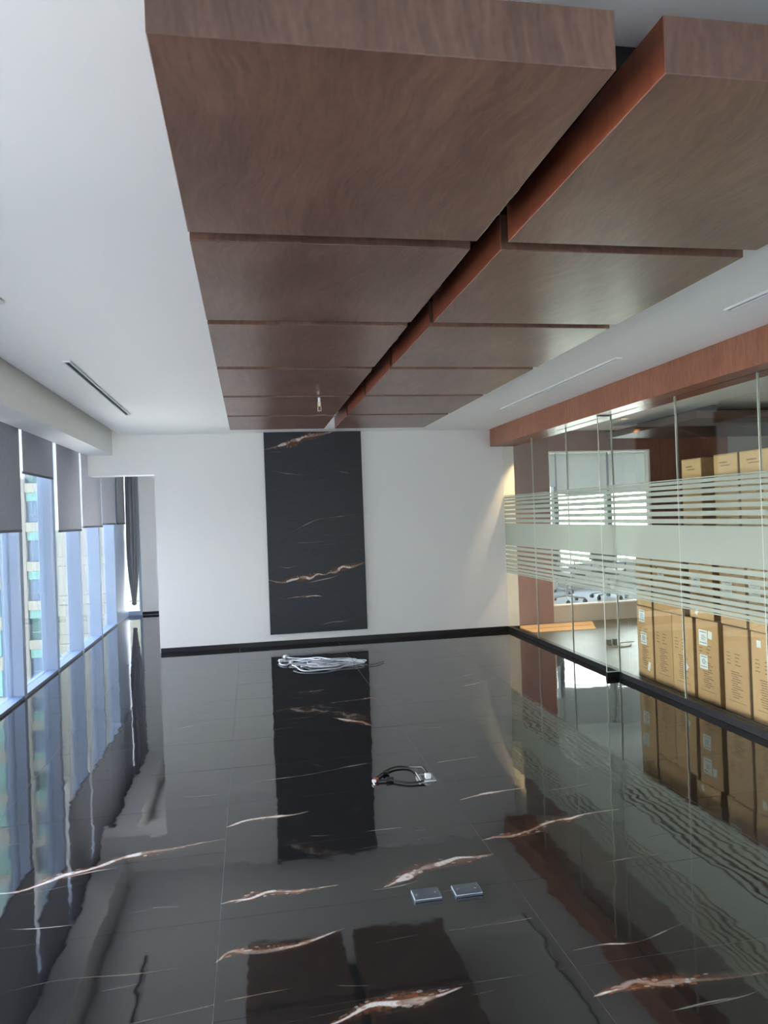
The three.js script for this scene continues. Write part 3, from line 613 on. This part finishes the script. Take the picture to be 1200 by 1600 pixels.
officeChair(5.45, -12.7, 1.3, 'grey office chair on casters in the far room, behind the other two');

// ------------------------------------------------------------------ across the street
structMesh('ground', box(-260, 200, -45.5, -45, -400, 160), std(rgb(170, 166, 156), 0.95));
const cream = std(rgb(113, 115, 103), 0.85), creamB = std(rgb(105, 107, 101), 0.85), teal = std(rgb(82, 122, 115), 0.7), blueGlass = phys(rgb(74, 94, 112), 0.4, { specularIntensity: 0.4 }), greenGlass = phys(rgb(60, 88, 82), 0.5, { specularIntensity: 0.4 }), lightRail = std(rgb(100, 110, 114), 0.6);
structMesh('wall_tower_above', box(-2.4, 40, 2.92, 130, -13.35, ZREAR + 0.16), creamB);  // unseen upper floors, height set to cut sky light in the street
structMesh('wall_tower_below', box(-2.4, 40, -45, -0.16, -13.35, ZREAR + 0.16), creamB);
structMesh('street', box(-25, -2.5, -45, -44.96, -60.5, 60), std(rgb(74, 76, 80), 0.9));  // unseen asphalt, added dark to cut light bounced onto the facades
const darkFacade = std(rgb(62, 72, 84), 0.5), darkBand = std(rgb(96, 104, 114), 0.6);
const FL = 3.02;
{
  const o = struct('wall_added_opposite_block'); o.position.set(-25, -45, 0);  // invented block out of view, added to hold sky light off the windows
  part('core', box(-20, -0.3, 0, 165, 3, 110), darkFacade, o);
  for (let k = 0; k < 48; k++) part('spandrel', box(-0.4, 0, k * 3.4, k * 3.4 + 1.1, 3, 110), darkBand, o);
}
{
  const o = struct('wall_added_street_end'); o.position.set(-13.5, -45, 60);  // invented block out of view, closes the street to low sky light
  part('core', box(-11.4, 11.2, 0, 150, 0.3, 20), darkFacade, o);
  for (let k = 0; k < 43; k++) part('spandrel', box(-11.4, 11.2, k * 3.4, k * 3.4 + 1.1, 0, 0.4), darkBand, o);
}
{
  const o = thing('banded_block', 'apartment block of cream and teal bands seen through the second window bay', 'building', [-16.0, -45, -61]);
  part('core', box(-0.95, 1.3, 0, 88.5, -9, -0.35), blueGlass, o);
  for (let k = -13; k < 16; k++) {
    const y = 50.0 - (k + 1) * FL;            // top of the cream band of this floor, above the foot of the block
    part('spandrel', box(-0.95, 1.3, y - 0.72, y, -0.4, 0, 0.02), cream, o);
    part('teal_band', box(-0.85, 1.28, y - 1.38, y - 0.72, -0.36, -0.1), teal, o);
    const g = part('window_band', box(-0.75, 1.28, y - FL + 0.04, y - 1.38, -0.38, -0.25), (k + 40) % 4 === 2 ? greenGlass : blueGlass, o);
    part('rail', box(-0.75, 1.28, y - 2.46, y - 2.40, -0.25, -0.18), lightRail, g);
    part('rail', box(-0.02, 0.03, y - FL + 0.04, y - 1.38, -0.25, -0.2), lightRail, g);
  }
  part('side_wall', box(-1.35, -0.95, 0, 89.5, -9, 0.05), creamB, o);
  part('parapet', [box(-0.95, 1.3, 88.9, 88.96, -0.1, -0.04), box(-0.95, 1.3, 89.4, 89.46, -0.1, -0.04), box(0.1, 0.14, 88.4, 89.4, -0.1, -0.06)], lightRail, o);
}
{
  const o = thing('cream_block', 'tall cream apartment tower with smooth panels and slit windows seen through the farther bays', 'building', [-10.2, -45, -61]);
  part('core', box(-4.5, 6.5, 0, 95.2, -12, -0.3), creamB, o);
  for (let k = -11; k < 20; k++) {
    const y = 62 - k * FL - 0.35;
    const xs = [-4.5, -3.72, -3.6, -1.9, 0.1, 2.2, 4.3, 6.5];
    for (let i = 0; i + 1 < xs.length; i++) {
      if (i === 1) { part('slit_window', box(xs[1], xs[2], y - 2.4, y - 0.05, -0.28, -0.22), blueGlass, o); part('wall_panel', box(xs[1], xs[2], y - FL + 0.02, y - 2.4, -0.3, -0.06), cream, o); continue; }
      part('wall_panel', box(xs[i] + 0.012, xs[i + 1] - 0.012, y - FL + 0.72, y - 0.02, -0.3, i % 2 ? -0.04 : 0, 0.01), i % 3 === 2 ? creamB : cream, o);
      part('floor_band', box(xs[i] + 0.012, xs[i + 1] - 0.012, y - FL + 0.02, y - FL + 0.70, -0.3, 0.03, 0.01), cream, o);
    }
  }
}
{
  const o = thing('left_block', 'pale banded block beyond the leftmost window', 'building', [-21.5, -45, -60]);
  part('core', box(-3, 2.9, 0, 85.5, -10, -0.3), blueGlass, o);
  for (let k = -12; k < 15; k++) { const y = 49 - k * FL; part('spandrel', box(-3, 2.9, y - 1.0, y, -0.4, 0, 0.02), cream, o); part('teal_band', box(-2.9, 2.8, y - FL + 0.05, y - 1.0, -0.38, -0.15), teal, o); }
}

renderer.render(scene, camera);
